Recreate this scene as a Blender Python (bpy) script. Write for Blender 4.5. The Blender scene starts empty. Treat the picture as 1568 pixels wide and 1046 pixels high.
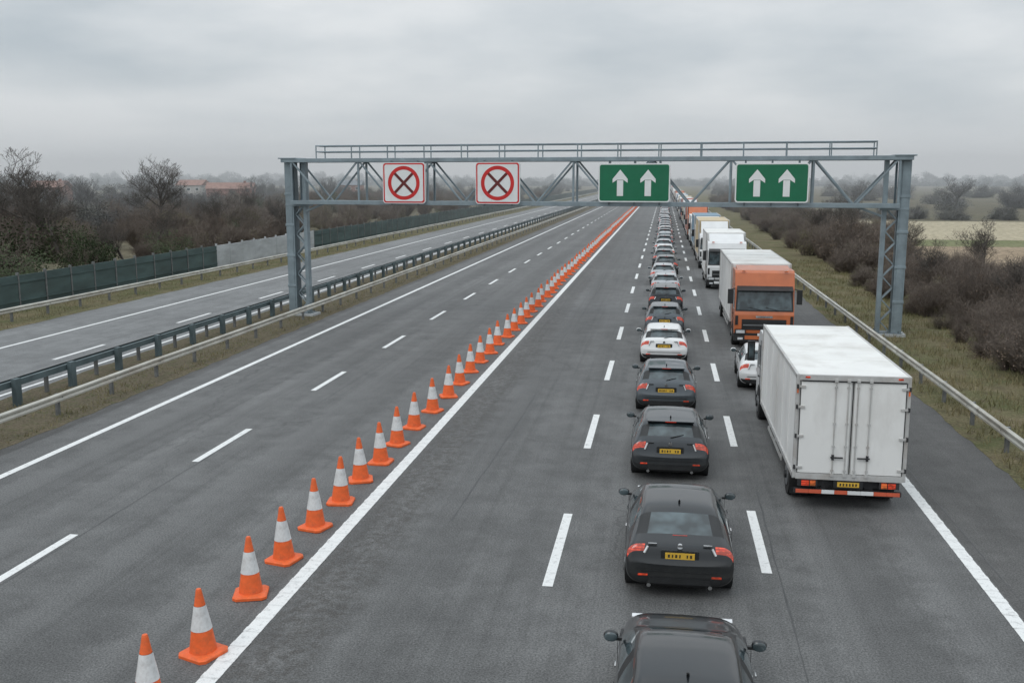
import bpy, math, random
from mathutils import Vector, Matrix
random.seed(7)
R=random.random
def U(a,b): return a+(b-a)*random.random()
scene=bpy.context.scene
COL=scene.collection

# ---------------------------------------------------------------- materials
def new_mat(name):
    m=bpy.data.materials.new(name); m.use_nodes=True
    nt=m.node_tree; b=nt.nodes['Principled BSDF']
    return m,nt,b
def L(nt,a,b): nt.links.new(a,b)
def mixc(nt,fac,a,b,mode='MIX'):
    n=nt.nodes.new('ShaderNodeMix'); n.data_type='RGBA'; n.blend_type=mode
    for s,v in ((n.inputs[0],fac),(n.inputs[6],a),(n.inputs[7],b)):
        if hasattr(v,'is_linked'): L(nt,v,s)
        elif isinstance(v,(int,float)): s.default_value=v
        else: s.default_value=(v[0],v[1],v[2],1)
    return n.outputs[2]
def ramp(nt,src,p0,p1,c0=(0,0,0),c1=(1,1,1)):
    r=nt.nodes.new('ShaderNodeValToRGB')
    r.color_ramp.elements[0].position=p0; r.color_ramp.elements[1].position=p1
    r.color_ramp.elements[0].color=(*c0,1); r.color_ramp.elements[1].color=(*c1,1)
    L(nt,src,r.inputs[0]); return r.outputs[0]
def coords(nt,scale=(1,1,1)):
    tc=nt.nodes.new('ShaderNodeTexCoord'); mp=nt.nodes.new('ShaderNodeMapping')
    mp.inputs['Scale'].default_value=scale
    L(nt,tc.outputs['Object'],mp.inputs[0]); return mp.outputs[0]
def noise(nt,vec,scale,detail=4,rough=.6):
    n=nt.nodes.new('ShaderNodeTexNoise'); n.inputs['Scale'].default_value=scale
    n.inputs['Detail'].default_value=detail; n.inputs['Roughness'].default_value=rough
    L(nt,vec,n.inputs['Vector']); return n.outputs['Fac']
def mathn(nt,op,a,b_=None):
    n=nt.nodes.new('ShaderNodeMath'); n.operation=op
    for i,v in enumerate((a,b_)):
        if v is None: continue
        if hasattr(v,'is_linked'): L(nt,v,n.inputs[i])
        else: n.inputs[i].default_value=v
    return n.outputs[0]
def bump(nt,b,h,strength=.3,dist=.02):
    n=nt.nodes.new('ShaderNodeBump'); n.inputs['Strength'].default_value=strength; n.inputs['Distance'].default_value=dist
    L(nt,h,n.inputs['Height']); L(nt,n.outputs[0],b.inputs['Normal'])
def simple(name,c,rough=.6,metal=0,var=.2,sc=3,stretch=(1,1,1),coat=0,dirt=None,dirtamt=.5,emit=None,spec=.5,bm=0,dr=(.48,.72)):
    m,nt,b=new_mat(name)
    v=coords(nt,stretch); n1=noise(nt,v,sc,4)
    f=ramp(nt,n1,.3,.7)
    c0=tuple(max(0,x*(1-var)) for x in c); c1=tuple(min(1,x*(1+var)) for x in c)
    col=mixc(nt,f,c0,c1)
    if dirt:
        n2=noise(nt,v,sc*.6,6,.7); d=ramp(nt,n2,dr[0],dr[1],(0,0,0),(dirtamt,)*3)
        col=mixc(nt,d,col,dirt)
    L(nt,col,b.inputs['Base Color'])
    b.inputs['Roughness'].default_value=rough; b.inputs['Metallic'].default_value=metal
    b.inputs['Coat Weight'].default_value=coat; b.inputs['Coat Roughness'].default_value=.04
    b.inputs['Specular IOR Level'].default_value=spec
    if bm: bump(nt,b,noise(nt,v,sc*6,4),bm,.02)
    if emit:
        b.inputs['Emission Color'].default_value=(*emit[0],1); b.inputs['Emission Strength'].default_value=emit[1]
    return m

def asphalt(name,base,crack=True):
    m,nt,b=new_mat(name)
    v=coords(nt)
    big=noise(nt,v,.12,4); mid=noise(nt,v,1.1,6,.75); fine=noise(nt,v,30,2,.8)
    vs=coords(nt,(1.1,.03,1)); st=noise(nt,vs,1.0,5,.65)
    vs2=coords(nt,(4,.05,1)); st2=noise(nt,vs2,1.0,3,.6)
    d=tuple(x*.68 for x in base); l=tuple(x*1.30 for x in base)
    c=mixc(nt,ramp(nt,st,.3,.7),d,l)
    c2=mixc(nt,ramp(nt,big,.32,.68),tuple(x*.72 for x in base),tuple(x*1.26 for x in base))
    c=mixc(nt,.5,c,c2)
    c=mixc(nt,ramp(nt,st2,.50,.72,(0,0,0),(.45,)*3),c,tuple(x*.58 for x in base))
    c=mixc(nt,1.0,c,ramp(nt,mid,.32,.68,(.78,)*3,(1.22,)*3),'MULTIPLY')
    if crack:
        tc=nt.nodes.new('ShaderNodeTexCoord'); sx=nt.nodes.new('ShaderNodeSeparateXYZ'); L(nt,tc.outputs['Object'],sx.inputs[0])
        xw=mathn(nt,'ADD',sx.outputs[0],mathn(nt,'MULTIPLY',mathn(nt,'SUBTRACT',mid,.5),1.3))
        def band(x0,hw,soft):
            dd=mathn(nt,'ABSOLUTE',mathn(nt,'SUBTRACT',xw,x0))
            return ramp(nt,mathn(nt,'DIVIDE',dd,hw*2),.5*(1-soft),.5,(1,1,1),(0,0,0))
        rv=mathn(nt,'MULTIPLY',band(-5.65,.85,.6),ramp(nt,noise(nt,v,5,5,.8),.42,.58))
        c=mixc(nt,mathn(nt,'MULTIPLY',rv,.65),c,(base[0]*.42,base[1]*.38,base[2]*.34))
        for x0 in (0.1,4.0,-4.1,-9.2,-14):
            c=mixc(nt,mathn(nt,'MULTIPLY',band(x0,.75,.9),.28),c,tuple(x*.5 for x in base))
        for x0 in (-.95,1.1,3.0,5.0,-10.3,-8.2,-13,-15):
            c=mixc(nt,mathn(nt,'MULTIPLY',band(x0,.45,.9),.18),c,tuple(x*1.8 for x in base))
    sp=ramp(nt,fine,.35,.68,(.48,)*3,(1.6,)*3)
    c=mixc(nt,.9,c,sp,'MULTIPLY')
    if crack:
        vc=coords(nt,(.22,.10,1)); 
        nd=nt.nodes.new('ShaderNodeTexNoise'); nd.inputs['Scale'].default_value=1.3; nd.inputs['Detail'].default_value=5
        L(nt,v,nd.inputs['Vector'])
        ad=nt.nodes.new('ShaderNodeVectorMath'); ad.operation='MULTIPLY_ADD'; ad.inputs[1].default_value=(.2,.2,0)
        L(nt,nd.outputs['Color'],ad.inputs[0]); L(nt,vc,ad.inputs[2])
        vo=nt.nodes.new('ShaderNodeTexVoronoi'); vo.feature='DISTANCE_TO_EDGE'; vo.inputs['Scale'].default_value=.9
        L(nt,ad.outputs[0],vo.inputs['Vector'])
        cr=ramp(nt,vo.outputs['Distance'],.0,.006,(.5,)*3,(0,0,0))
        mask=ramp(nt,noise(nt,v,.09,3),.46,.58)
        c=mixc(nt,mathn(nt,'MULTIPLY',cr,mask),c,tuple(x*.4 for x in base))
    L(nt,c,b.inputs['Base Color']); b.inputs['Roughness'].default_value=.7
    b.inputs['Specular IOR Level'].default_value=.4
    bump(nt,b,fine,.35,.01)
    return m

def groundmat(name,a,b_,c_,sc=.25,fine=9):
    m,nt,b=new_mat(name); v=coords(nt)
    n1=noise(nt,v,sc,6,.7); n2=noise(nt,v,fine,4,.75); n3=noise(nt,v,sc*5,4,.7)
    c=mixc(nt,ramp(nt,n1,.38,.62),a,b_)
    c=mixc(nt,ramp(nt,n3,.5,.68,(0,0,0),(.8,)*3),c,c_)
    c=mixc(nt,1,c,ramp(nt,n2,.3,.7,(.5,)*3,(1.45,)*3),'MULTIPLY')
    L(nt,c,b.inputs['Base Color']); b.inputs['Roughness'].default_value=1; b.inputs['Specular IOR Level'].default_value=.1
    bump(nt,b,n2,.8,.08); return m

def leafmat(name,a,b_,sc=.9):
    m,nt,b=new_mat(name); v=coords(nt)
    n1=noise(nt,v,sc,3,.7)
    oi=nt.nodes.new('ShaderNodeObjectInfo')
    c=mixc(nt,ramp(nt,n1,.35,.65),a,b_)
    c=mixc(nt,ramp(nt,oi.outputs['Random'],0,1,(0,0,0),(.6,)*3),c,tuple(x*1.5 for x in b_))
    L(nt,c,b.inputs['Base Color']); b.inputs['Roughness'].default_value=.9; b.inputs['Specular IOR Level'].default_value=.15
    return m

M={}
M['asphalt']=asphalt('asphalt',(.116,.117,.116))
M['asphalt_dark']=asphalt('asphalt_shoulder',(.086,.085,.083))
M['asphalt_opp']=asphalt('asphalt_opposite',(.170,.174,.175),False)
def paintm():
    m,nt,b=new_mat('road_paint'); v=coords(nt)
    n=noise(nt,v,7,6,.75); n2=noise(nt,v,60,3,.7)
    c=mixc(nt,ramp(nt,n,.52,.72,(0,0,0),(.75,)*3),(.76,.77,.76),(.26,.26,.26))
    c=mixc(nt,ramp(nt,n2,.55,.7,(0,0,0),(.5,)*3),c,(.25,.25,.25))
    L(nt,c,b.inputs['Base Color']); b.inputs['Roughness'].default_value=.6; return m
M['paint']=paintm()
M['tar']=simple('tar_seam',(.050,.051,.052),.5,0,.3,3)
M['rail']=simple('galvanised_rail',(.50,.49,.44),.5,.3,.22,1.2,(1,.6,1),dirt=(.22,.17,.12),dirtamt=.6)
M['rail_dark']=simple('weathered_rail',(.095,.13,.14),.6,.2,.3,1.2,dirt=(.05,.06,.055))
M['post']=simple('steel_post',(.16,.165,.165),.6,.3,.3,4)
M['gantry']=simple('gantry_steel',(.24,.295,.325),.45,.3,.18,1.5,dirt=(.13,.15,.16),dirtamt=.5)
M['gantry_d']=simple('gantry_steel_dark',(.12,.15,.165),.5,.3,.2,2)
M['fence']=simple('green_fence_panel',(.055,.090,.087),.7,0,.3,.8,(1,.5,2),dirt=(.035,.045,.04))
M['conc']=simple('concrete_panel',(.40,.42,.43),.85,0,.2,.7,(1,.5,2),dirt=(.18,.19,.18),bm=.2)
M['white']=simple('sign_white',(.74,.76,.76),.45,0,.05,2,dirt=(.5,.5,.48),dirtamt=.3)
M['red']=simple('sign_red',(.55,.02,.02),.45,0,.08,2)
M['black']=simple('sign_black',(.12,.015,.015),.5,0,.1,2)
M['green']=simple('sign_green',(.004,.14,.065),.4,0,.08,2,dirt=(.02,.12,.07),dirtamt=.4)
M['cone']=simple('cone_orange',(.82,.135,.028),.55,0,.14,6,dirt=(.28,.10,.05),dirtamt=.6)
M['cwhite']=simple('cone_sleeve',(.66,.67,.67),.45,0,.1,6,dirt=(.33,.31,.29),dirtamt=.7)
M['tyre']=simple('tyre_rubber',(.018,.018,.018),.85,0,.3,8)
M['trim']=simple('black_trim',(.016,.017,.018),.5,0,.3,4)
M['rim']=simple('alloy_rim',(.35,.36,.37),.35,.8,.1,5)
M['chrome']=simple('chrome',(.6,.6,.6),.15,1,.1,5)
def glass(name,c=(.02,.03,.035)):
    m,nt,b=new_mat(name); v=coords(nt)
    L(nt,mixc(nt,ramp(nt,noise(nt,v,2.2,2),.38,.64),tuple(x*.45 for x in c),tuple(x*1.5 for x in c)),b.inputs['Base Color'])
    b.inputs['Roughness'].default_value=.05; b.inputs['Specular IOR Level'].default_value=.6; b.inputs['Coat Weight'].default_value=.4; b.inputs['Coat Roughness'].default_value=.03
    return m
M['glass']=glass('tinted_glass',(.058,.080,.088))
def lampmat(n,c,c2,e):
    m,nt,b=new_mat(n); v=coords(nt,(1,1,1))
    w=nt.nodes.new('ShaderNodeTexWave'); w.inputs['Scale'].default_value=7; w.bands_direction='Z'; L(nt,v,w.inputs[0])
    col=mixc(nt,w.outputs[1],c2,c); col=mixc(nt,ramp(nt,noise(nt,v,9,2),.45,.6),col,tuple(x*.35 for x in c))
    L(nt,col,b.inputs['Base Color']); b.inputs['Roughness'].default_value=.12; b.inputs['Coat Weight'].default_value=1; b.inputs['Coat Roughness'].default_value=.02
    L(nt,col,b.inputs['Emission Color']); b.inputs['Emission Strength'].default_value=e; return m
M['lamp']=lampmat('tail_lamp',(.70,.07,.022),(.30,.014,.008),.45)
M['lampo']=lampmat('indicator_lamp',(.8,.20,.04),(.5,.06,.02),.25)
M['head']=simple('head_lamp',(.7,.72,.74),.1,.2,.2,10,coat=1)
M['plate']=simple('yellow_plate',(.66,.41,.05),.45,0,.08,5)
M['plate_t']=simple('plate_letters',(.05,.04,.02),.5)
M['chassis']=simple('chassis',(.03,.03,.032),.7,.1,.4,3)
M['box']=simple('lorry_box_white',(.78,.78,.765),.45,0,.04,1.2,(1,1,.4),dirt=(.45,.43,.40),dirtamt=.6,dr=(.46,.75))
M['boxroof']=simple('lorry_roof',(.78,.78,.755),.5,0,.05,1.0,dirt=(.50,.47,.43),dirtamt=.7)
M['boxframe']=simple('lorry_frame',(.52,.52,.51),.4,.2,.12,3,dirt=(.30,.22,.17))
M['boxtan']=simple('lorry_box_tan',(.56,.45,.28),.5,0,.1,1,dirt=(.3,.24,.16))
M['boxblue']=simple('lorry_box_blue',(.16,.27,.36),.5,0,.1,1)
M['boxred']=simple('lorry_box_red',(.40,.10,.05),.5,0,.1,1)
M['boxgrey']=simple('lorry_box_grey',(.35,.36,.37),.5,0,.1,1)
M['laborange']=simple('cab_orange',(.50,.135,.045),.35,0,.1,1.5,coat=.4,dirt=(.28,.10,.05),dirtamt=.5)
M['labwhite']=simple('cab_white',(.70,.71,.71),.3,0,.06,1.5,coat=.5)
M['cabblue']=simple('cab_blue',(.05,.12,.22),.3,0,.1,1.5,coat=.5)
M['redwhite']=simple('underrun_red',(.62,.12,.06),.4,0,.1,5)
def carpaint(n,c,metal=.3,rough=.3):
    # road film: dust gathers low on the body
    m,nt,b=new_mat(n); v=coords(nt)
    tc=nt.nodes.new('ShaderNodeTexCoord'); sx=nt.nodes.new('ShaderNodeSeparateXYZ'); L(nt,tc.outputs['Object'],sx.inputs[0])
    h=ramp(nt,sx.outputs[2],.22,.75,(.55,)*3,(.04,)*3)
    f=mathn(nt,'MULTIPLY',h,ramp(nt,noise(nt,v,4,5,.7),.3,.7,(.3,)*3,(1,1,1)))
    col=mixc(nt,f,mixc(nt,ramp(nt,noise(nt,v,2,3),.3,.7),tuple(x*.92 for x in c),tuple(x*1.08 for x in c)),(.10,.095,.085))
    L(nt,col,b.inputs['Base Color']); b.inputs['Metallic'].default_value=metal
    rr=nt.nodes.new('ShaderNodeMapRange'); L(nt,f,rr.inputs[0]); rr.inputs[3].default_value=rough; rr.inputs[4].default_value=.75
    L(nt,rr.outputs[0],b.inputs['Roughness'])
    b.inputs['Coat Weight'].default_value=.7; b.inputs['Coat Roughness'].default_value=.05
    return m
PAINT={'dark':carpaint('paint_charcoal',(.016,.022,.028)),
 'black':carpaint('paint_black',(.008,.011,.014)),
 'grey':carpaint('paint_grey',(.06,.075,.088)),
 'silver':carpaint('paint_silver',(.42,.44,.46)),
 'white':carpaint('paint_white',(.75,.76,.76),0,.3),
 'blue':carpaint('paint_blue',(.03,.06,.12)),
 'red':carpaint('paint_red',(.28,.02,.02),.2)}
M['brick']=simple('brick_wall',(.30,.17,.14),.9,0,.25,.8)
M['tile']=simple('roof_tile',(.28,.17,.14),.9,0,.25,.8)
M['slate']=simple('roof_slate',(.18,.20,.22),.8,0,.25,.8)
M['render']=simple('rendered_wall',(.42,.41,.39),.9,0,.1,.8)
M['bark']=simple('bark',(.10,.088,.078),.95,0,.35,3)
M['bark_far']=simple('bark_hazy',(.15,.15,.15),.95,0,.2,3)  # distance haze painted into the bark colour: paler and greyer
M['twig']=simple('twigs',(.17,.14,.118),.95,0,.35,2)
M['leaf_g']=leafmat('leaf_dark_green',(.032,.046,.026),(.068,.085,.045))
M['leaf_o']=leafmat('leaf_olive',(.078,.080,.048),(.155,.142,.085))
M['leaf_b']=leafmat('leaf_brown',(.088,.070,.056),(.17,.13,.10))
M['leaf_mid']=leafmat('leaf_mid_haze',(.085,.090,.080),(.14,.138,.125))  # mid-distance foliage, air haze mixed into its base colour
M['leaf_far']=leafmat('leaf_far_haze',(.12,.135,.14),(.16,.175,.175))  # farthest foliage, stronger bluish-grey haze put into the colour
M['blade']=leafmat('grass_blade',(.13,.135,.062),(.25,.21,.125),.6)
M['verge']=groundmat('verge_grass',(.115,.122,.060),(.19,.16,.10),(.11,.088,.062),.35,11)
M['soil']=groundmat('median_soil',(.13,.112,.08),(.16,.135,.095),(.09,.105,.05),.6,11)
M['ground']=groundmat('ground_grass',(.12,.115,.078),(.15,.132,.092),(.10,.088,.068),.03,.8)
M['f_brown']=groundmat('ploughed_field',(.30,.235,.165),(.36,.285,.205),(.25,.195,.135),.05,1.5)
M['f_green']=groundmat('green_field',(.17,.185,.095),(.21,.21,.12),(.18,.17,.09),.04,1.5)
M['f_beige']=groundmat('stubble_field',(.40,.35,.25),(.44,.39,.28),(.34,.30,.21),.03,1.2)

# ---------------------------------------------------------------- mesh builder
class MB:
    def __init__(s): s.v=[];s.f=[];s.m=[];s.sm=[];s.mats=[]
    def mi(s,name):
        mt=M[name] if isinstance(name,str) else name
        if mt not in s.mats: s.mats.append(mt)
        return s.mats.index(mt)
    def add(s,vs,fs,mat,smooth=False):
        o=len(s.v); k=s.mi(mat); s.v+= [tuple(x) for x in vs]
        for f in fs: s.f.append(tuple(i+o for i in f)); s.m.append(k); s.sm.append(smooth)
    def box(s,c,d,mat):
        x,y,z=c;a,b,e=d[0]/2,d[1]/2,d[2]/2
        vs=[(x-a,y-b,z-e),(x+a,y-b,z-e),(x+a,y+b,z-e),(x-a,y+b,z-e),(x-a,y-b,z+e),(x+a,y-b,z+e),(x+a,y+b,z+e),(x-a,y+b,z+e)]
        s.add(vs,[(0,3,2,1),(4,5,6,7),(0,1,5,4),(1,2,6,5),(2,3,7,6),(3,0,4,7)],mat)
    def tube(s,p,q,r,mat,n=10,r2=None,caps=True,smooth=True,phase=0):
        p=Vector(p);q=Vector(q);d=(q-p)
        if d.length<1e-6:return
        d.normalize(); u=d.orthogonal().normalized()
        if abs(d.z)<.9: u=d.cross(Vector((0,0,1))).normalized()
        elif n==4: u=Vector((1,0,0))-d*d.x; u.normalize()
        w=d.cross(u); r2=r if r2 is None else r2
        vs=[]
        for c,rr in ((p,r),(q,r2)):
            for i in range(n):
                a=2*math.pi*i/n+phase; vs.append(c+u*math.cos(a)*rr+w*math.sin(a)*rr)
        s.add(vs,[(i,(i+1)%n,n+(i+1)%n,n+i) for i in range(n)],mat,smooth)
        if caps: s.add(vs,[tuple(range(n-1,-1,-1)),tuple(range(n,2*n))],mat)
    def beam(s,p,q,w,mat): s.tube(p,q,w*.7071,mat,4,smooth=False,phase=math.pi/4)
    def prism(s,poly,x0,x1,mat):  # poly in (y,z), extruded in x
        n=len(poly); vs=[(x0,a,b) for a,b in poly]+[(x1,a,b) for a,b in poly]
        s.add(vs,[tuple(range(n)),tuple(range(2*n-1,n-1,-1))]+[(i,i+n,(i+1)%n+n,(i+1)%n) for i in range(n)],mat)
    def mesh(s,name):
        me=bpy.data.meshes.new(name); me.from_pydata(s.v,[],s.f)
        for m in s.mats: me.materials.append(m)
        me.polygons.foreach_set('material_index',s.m); me.polygons.foreach_set('use_smooth',s.sm)
        me.update(); return me
    def obj(s,name,loc=(0,0,0),rz=0,bevel=0):
        return place(name,s.mesh(name),loc,rz,bevel=bevel)
def place(name,me,loc=(0,0,0),rz=0,scale=None,parent=None,bevel=0):
    o=bpy.data.objects.new(name,me); COL.objects.link(o); o.location=loc; o.rotation_euler=(0,0,rz)
    if scale: o.scale=scale
    if parent: o.parent=parent
    if bevel:
        b=o.modifiers.new('bevel','BEVEL'); b.width=bevel; b.segments=2; b.limit_method='ANGLE'; b.angle_limit=math.radians(50); b.harden_normals=False
    return o
def empty(name):
    e=bpy.data.objects.new(name,None); COL.objects.link(e); return e
def subdiv(vs,fs,ms,lv):
    me=bpy.data.meshes.new('t'); me.from_pydata(vs,[],fs)
    for i in range(max(ms)+1): me.materials.append(bpy.data.materials[0])
    me.polygons.foreach_set('material_index',ms)
    o=bpy.data.objects.new('t',me); COL.objects.link(o)
    mod=o.modifiers.new('s','SUBSURF'); mod.levels=lv
    dg=bpy.context.evaluated_depsgraph_get(); ev=o.evaluated_get(dg).to_mesh()
    V=[tuple(v.co) for v in ev.vertices]; F=[(tuple(p.vertices),p.material_index) for p in ev.polygons]
    bpy.data.objects.remove(o); return V,F

# ---------------------------------------------------------------- ground & roads
def sheet(name,x0,x1,y0,y1,z,mat,ny=1):
    b=MB(); b.add([(x0,y0,z),(x1,y0,z),(x1,y1,z),(x0,y1,z)],[(0,1,2,3)],mat); return b.obj(name)
sheet('ground',-3500,3500,-300,5000,-.03,'ground')
b=MB()
def ragged(x0,x1,mat='verge'):
    ys=[-20+.6*i for i in range(300)]+[160+20*i for i in range(41)]
    vs=[]
    for y in ys: vs+=[(x0+(U(-.07,.07) if y<160 else 0),y,.006),(x1+(U(-.07,.07) if y<160 else 0),y,.006)]
    b.add(vs,[(2*i,2*i+1,2*i+3,2*i+2) for i in range(len(ys)-1)],mat)
ragged(8.55,18); ragged(-21.5,-17.45,'soil'); ragged(-38,-31.3)
b.obj('grass_verge')
sheet('motorway_road',-17.1,6.05,-20,950,0,'asphalt')
b=MB()
b.add([(6.05,-20,0),(8.8,-20,0),(8.8,950,0),(6.05,950,0)],[(0,1,2,3)],'asphalt_dark')
b.add([(-17.7,-20,0),(-17.1,-20,0),(-17.1,950,0),(-17.7,950,0)],[(0,1,2,3)],'asphalt_dark')
b.obj('hard_shoulder')
sheet('opposite_carriageway_road',-31.5,-21.3,-20,950,0,'asphalt_opp')
sheet('ploughed_field',20,420,62,112,-.026,'f_brown')
sheet('green_field',22,500,112,124,-.022,'f_green')
sheet('stubble_field',24,600,124,178,-.018,'f_beige')
b=MB()
def q(x,w,y0,y1,z=.005):
    b.add([(x-w/2,y0,z),(x+w/2,y0,z),(x+w/2,y1,z),(x-w/2,y1,z)],[(0,1,2,3)],'paint')
for x,w in ((-6.4,.28),(5.9,.24),(-15.9,.22),(-28.1,.2),(-21.9,.16)):
    q(x,w,-15,940)
for x,w in ((5.9,.255),(-6.4,.295)):
    y=8
    while y<60: q(x,w,y,y+.16,.009); y+=.5
for x,s,l,p in ((-1.9,16.5,3.9,9.2),(2.05,17.7,3.5,8.8),(-11.8,14.2,3.4,8.7),(-24.2,15.0,3.7,10.3)):
    y=s-3*p
    while y<900: q(x,.19,y,y+l); y+=p
b.obj('lane_markings')
b=MB()
for x0,a,ph in ((-11.62,.05,0),(-4.25,.10,1.3),(2.28,.04,2.2),(6.22,.04,4),(-17.08,.04,1)):
    ys=[-10+.8*i for i in range(150)]; vs=[]
    for y in ys:
        x=x0+a*math.sin(y*.21+ph)+U(-.015,.015); w=U(.006,.018); vs+=[(x-w,y,.0035),(x+w,y,.0035)]
    b.add(vs,[(2*i,2*i+1,2*i+3,2*i+2) for i in range(len(ys)-1) if math.sin(i*.23+ph*3)>-.2],'tar')
b.obj('tar_seams')

# ---------------------------------------------------------------- barriers
PROF=[(0,.46),(.075,.495),(.075,.545),(.02,.60),(.075,.655),(.075,.705),(0,.745)]
def rail(name,x,side,mat,y0=-5,y1=900,step=3.0,zoff=0,pm='post'):
    b=MB(); n=len(PROF)
    ys=[y0]; 
    while ys[-1]<y1: ys.append(ys[-1]+ (6 if ys[-1]<200 else 60))
    vs=[];fs=[]
    for y in ys:
        jx=U(-.015,.015) if y<200 else 0; jz=U(-.015,.015) if y<200 else 0
        for a,z in PROF: vs.append((x+side*(a+.06)+jx,y,z+zoff+jz))
    for i in range(len(ys)-1):
        for k in range(n-1): fs.append((i*n+k,(i+1)*n+k,(i+1)*n+k+1,i*n+k+1))
    b.add(vs,fs,mat)
    y=y0+1
    while y<min(y1,420):
        b.box((x-side*.03,y,.33+zoff),(.10,.12,.74),pm); b.box((x+side*.035,y,.60+zoff),(.06,.14,.18),pm)
        b.tube((x+side*.14,y+.02,.60+zoff),(x+side*.155,y+.02,.60+zoff),.02,'post',6)
        y+=step
    y=y0+3.05
    while y<140:
        b.add([(x+side*(a+.070),y+dy,z+zoff) for dy in (0,.32) for a,z in PROF],[(k,n+k,n+k+1,k+1) for k in range(n-1)],mat); y+=6
    return b.obj(name)
rail('crash_barrier',9.15,-1,'rail',y0=2)
rail('crash_barrier',-18.3,1,'rail',y0=2,zoff=-.02)
rail('crash_barrier',-20.75,-1,'rail_dark',y0=2,zoff=.05)
rail('crash_barrier',-32.7,1,'rail',y0=2)
b=MB()
b.box((-20.55,450,.70),(.10,896,.20),'rail_dark')
y=4
while y<420: b.box((-20.40,y,.42),(.16,.28,.92),'rail_dark'); y+=3
b.obj('median_box_beam')

b=MB(); y=5
while y<620:
    c= 73<y<96
    mt='conc' if c else 'fence'
    h=1.85+U(-.03,.03)
    b.box((-35.8+U(-.02,.02),y+1.25,h/2),(.07 if not c else .12,2.38,h),mt)
    b.box((-35.8,y,1.0),(.14,.13,2.0),mt if c else 'post')
    if not c:
        b.box((-35.74,y+1.25,1.45),(.06,2.38,.08),mt); b.box((-35.74,y+1.25,.4),(.06,2.38,.08),mt)
    y+=2.5
b.obj('noise_barrier_fence')

# ---------------------------------------------------------------- gantry
GL=Vector((-19.4,49.8,0)); GR=Vector((10.75,47.2,0)); GW=(GR-GL).length; ga=math.atan2(GR.y-GL.y,GR.x-GL.x)
b=MB(); Z0,Z1=5.98,8.12
for dy in (-.55,.55):
    b.box((GW/2,dy,Z1),(GW+.5,.20,.20),'gantry'); b.box((GW/2,dy,Z0),(GW-.4,.20,.20),'gantry')
    n=16; st=(GW-.6)/n
    for i in range(n+1):
        x=.3+i*st
        if i%2==0: b.beam((x,dy,Z0),(x,dy,Z1),.10,'gantry')
        if i<n:
            a,c=(Z1,Z0) if i%2==0 else (Z0,Z1)
            b.beam((x,dy,a),(x+st,dy,c),.085,'gantry')
for i in range(0,17):
    x=.3+i*(GW-.6)/16
    b.beam((x,-.55,Z1),(x,.55,Z1),.08,'gantry'); b.beam((x,-.55,Z0),(x,.55,Z0),.08,'gantry')
    if i<16: b.beam((x,-.55,Z0),(x+(GW-.6)/16,.55,Z0),.06,'gantry_d')
b.box((GW/2,0,Z1+.09),(GW-.8,.95,.03),'gantry_d')
xa,xb=.0566*GW,.956*GW
for dy in (-.55,.55):
    for z in (8.85,8.55): b.tube((xa,dy,z),(xb,dy,z),.033,'gantry',8)
    k=int((xb-xa)/1.85)
    for i in range(k+1):
        x=xa+(xb-xa)*i/k; b.box((x,dy,8.51),(.055,.055,.74),'gantry')
for x in (xa,xb):
    for z in (8.85,8.55): b.tube((x,-.55,z),(x,.55,z),.033,'gantry',8)
for s,x0 in ((1,0),(-1,GW)):
    b.box((x0,0,4.05),(.46,.62,8.2),'gantry'); b.box((x0+s*.25,0,4.05),(.03,.42,8.0),'gantry_d')
    b.box((x0,-.325,4.05),(.30,.03,7.9),'gantry'); 
    for z in (1.6,3.2,4.8,6.4): b.box((x0,-.33,z),(.50,.06,.12),'gantry')
    b.box((x0+s*.80,0,2.95),(.20,.34,5.9),'gantry')
    b.box((x0+s*.80,0,7.05),(.20,.34,2.0),'gantry')
    k=11
    for i in range(k):
        z0=.15+i*5.7/k; z1=z0+5.7/k; a,c=(x0+s*.24,x0+s*.72)
        if i%2: a,c=c,a
        for dy in (-.12,.12): b.beam((a,dy,z0),(c,dy,z1),.06,'gantry')
    b.box((x0+s*.4,0,5.83),(1.25,.7,.1),'gantry'); b.box((x0+s*.1,0,8.23),(.95,1.4,.06),'gantry')
    b.box((x0+s*.4,0,.06),(1.6,1.0,.14),'conc'); b.box((x0+s*.4,0,.15),(1.3,.8,.04),'gantry_d')
    for dx in (-.1,.9):
        for dy in (-.33,.33): b.tube((x0+s*dx,dy,.17),(x0+s*dx,dy,.26),.035,'gantry_d',6)
    b.beam((x0+s*.9,-.3,5.5),(x0+s*2.1,-.5,5.95),.1,'gantry')
g=b.obj('overhead_gantry',GL,ga,bevel=.012)
def onG(t,dy,z):
    p=GL+Vector((math.cos(ga),math.sin(ga),0))*t*GW+Vector((math.sin(ga),-math.cos(ga),0))*dy
    return (p.x,p.y,z)
def rrect(w,h,r,n=6):
    pts=[]
    for cx,cz,a0 in ((w/2-r,h/2-r,0),(-w/2+r,h/2-r,90),(-w/2+r,-h/2+r,180),(w/2-r,-h/2+r,270)):
        for i in range(n+1):
            a=math.radians(a0+90*i/n); pts.append((cx+r*math.cos(a),cz+r*math.sin(a)))
    return pts
def slab(b,pts,y0,y1,mat):
    n=len(pts); vs=[(x,y0,z) for x,z in pts]+[(x,y1,z) for x,z in pts]
    b.add(vs,[tuple(range(n-1,-1,-1)),tuple(range(n,2*n))]+[(i,(i+1)%n,(i+1)%n+n,i+n) for i in range(n)],mat)
def ring(b,r0,r1,y,mat,n=48):
    vs=[(r*math.cos(2*math.pi*i/n),y,r*math.sin(2*math.pi*i/n)) for r in (r0,r1) for i in range(n)]
    b.add(vs,[(i,(i+1)%n,n+(i+1)%n,n+i) for i in range(n)],mat)
def poly(b,pts,y,mat): b.add([(x,y,z) for x,z in pts],[tuple(range(len(pts)))],mat)
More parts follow.
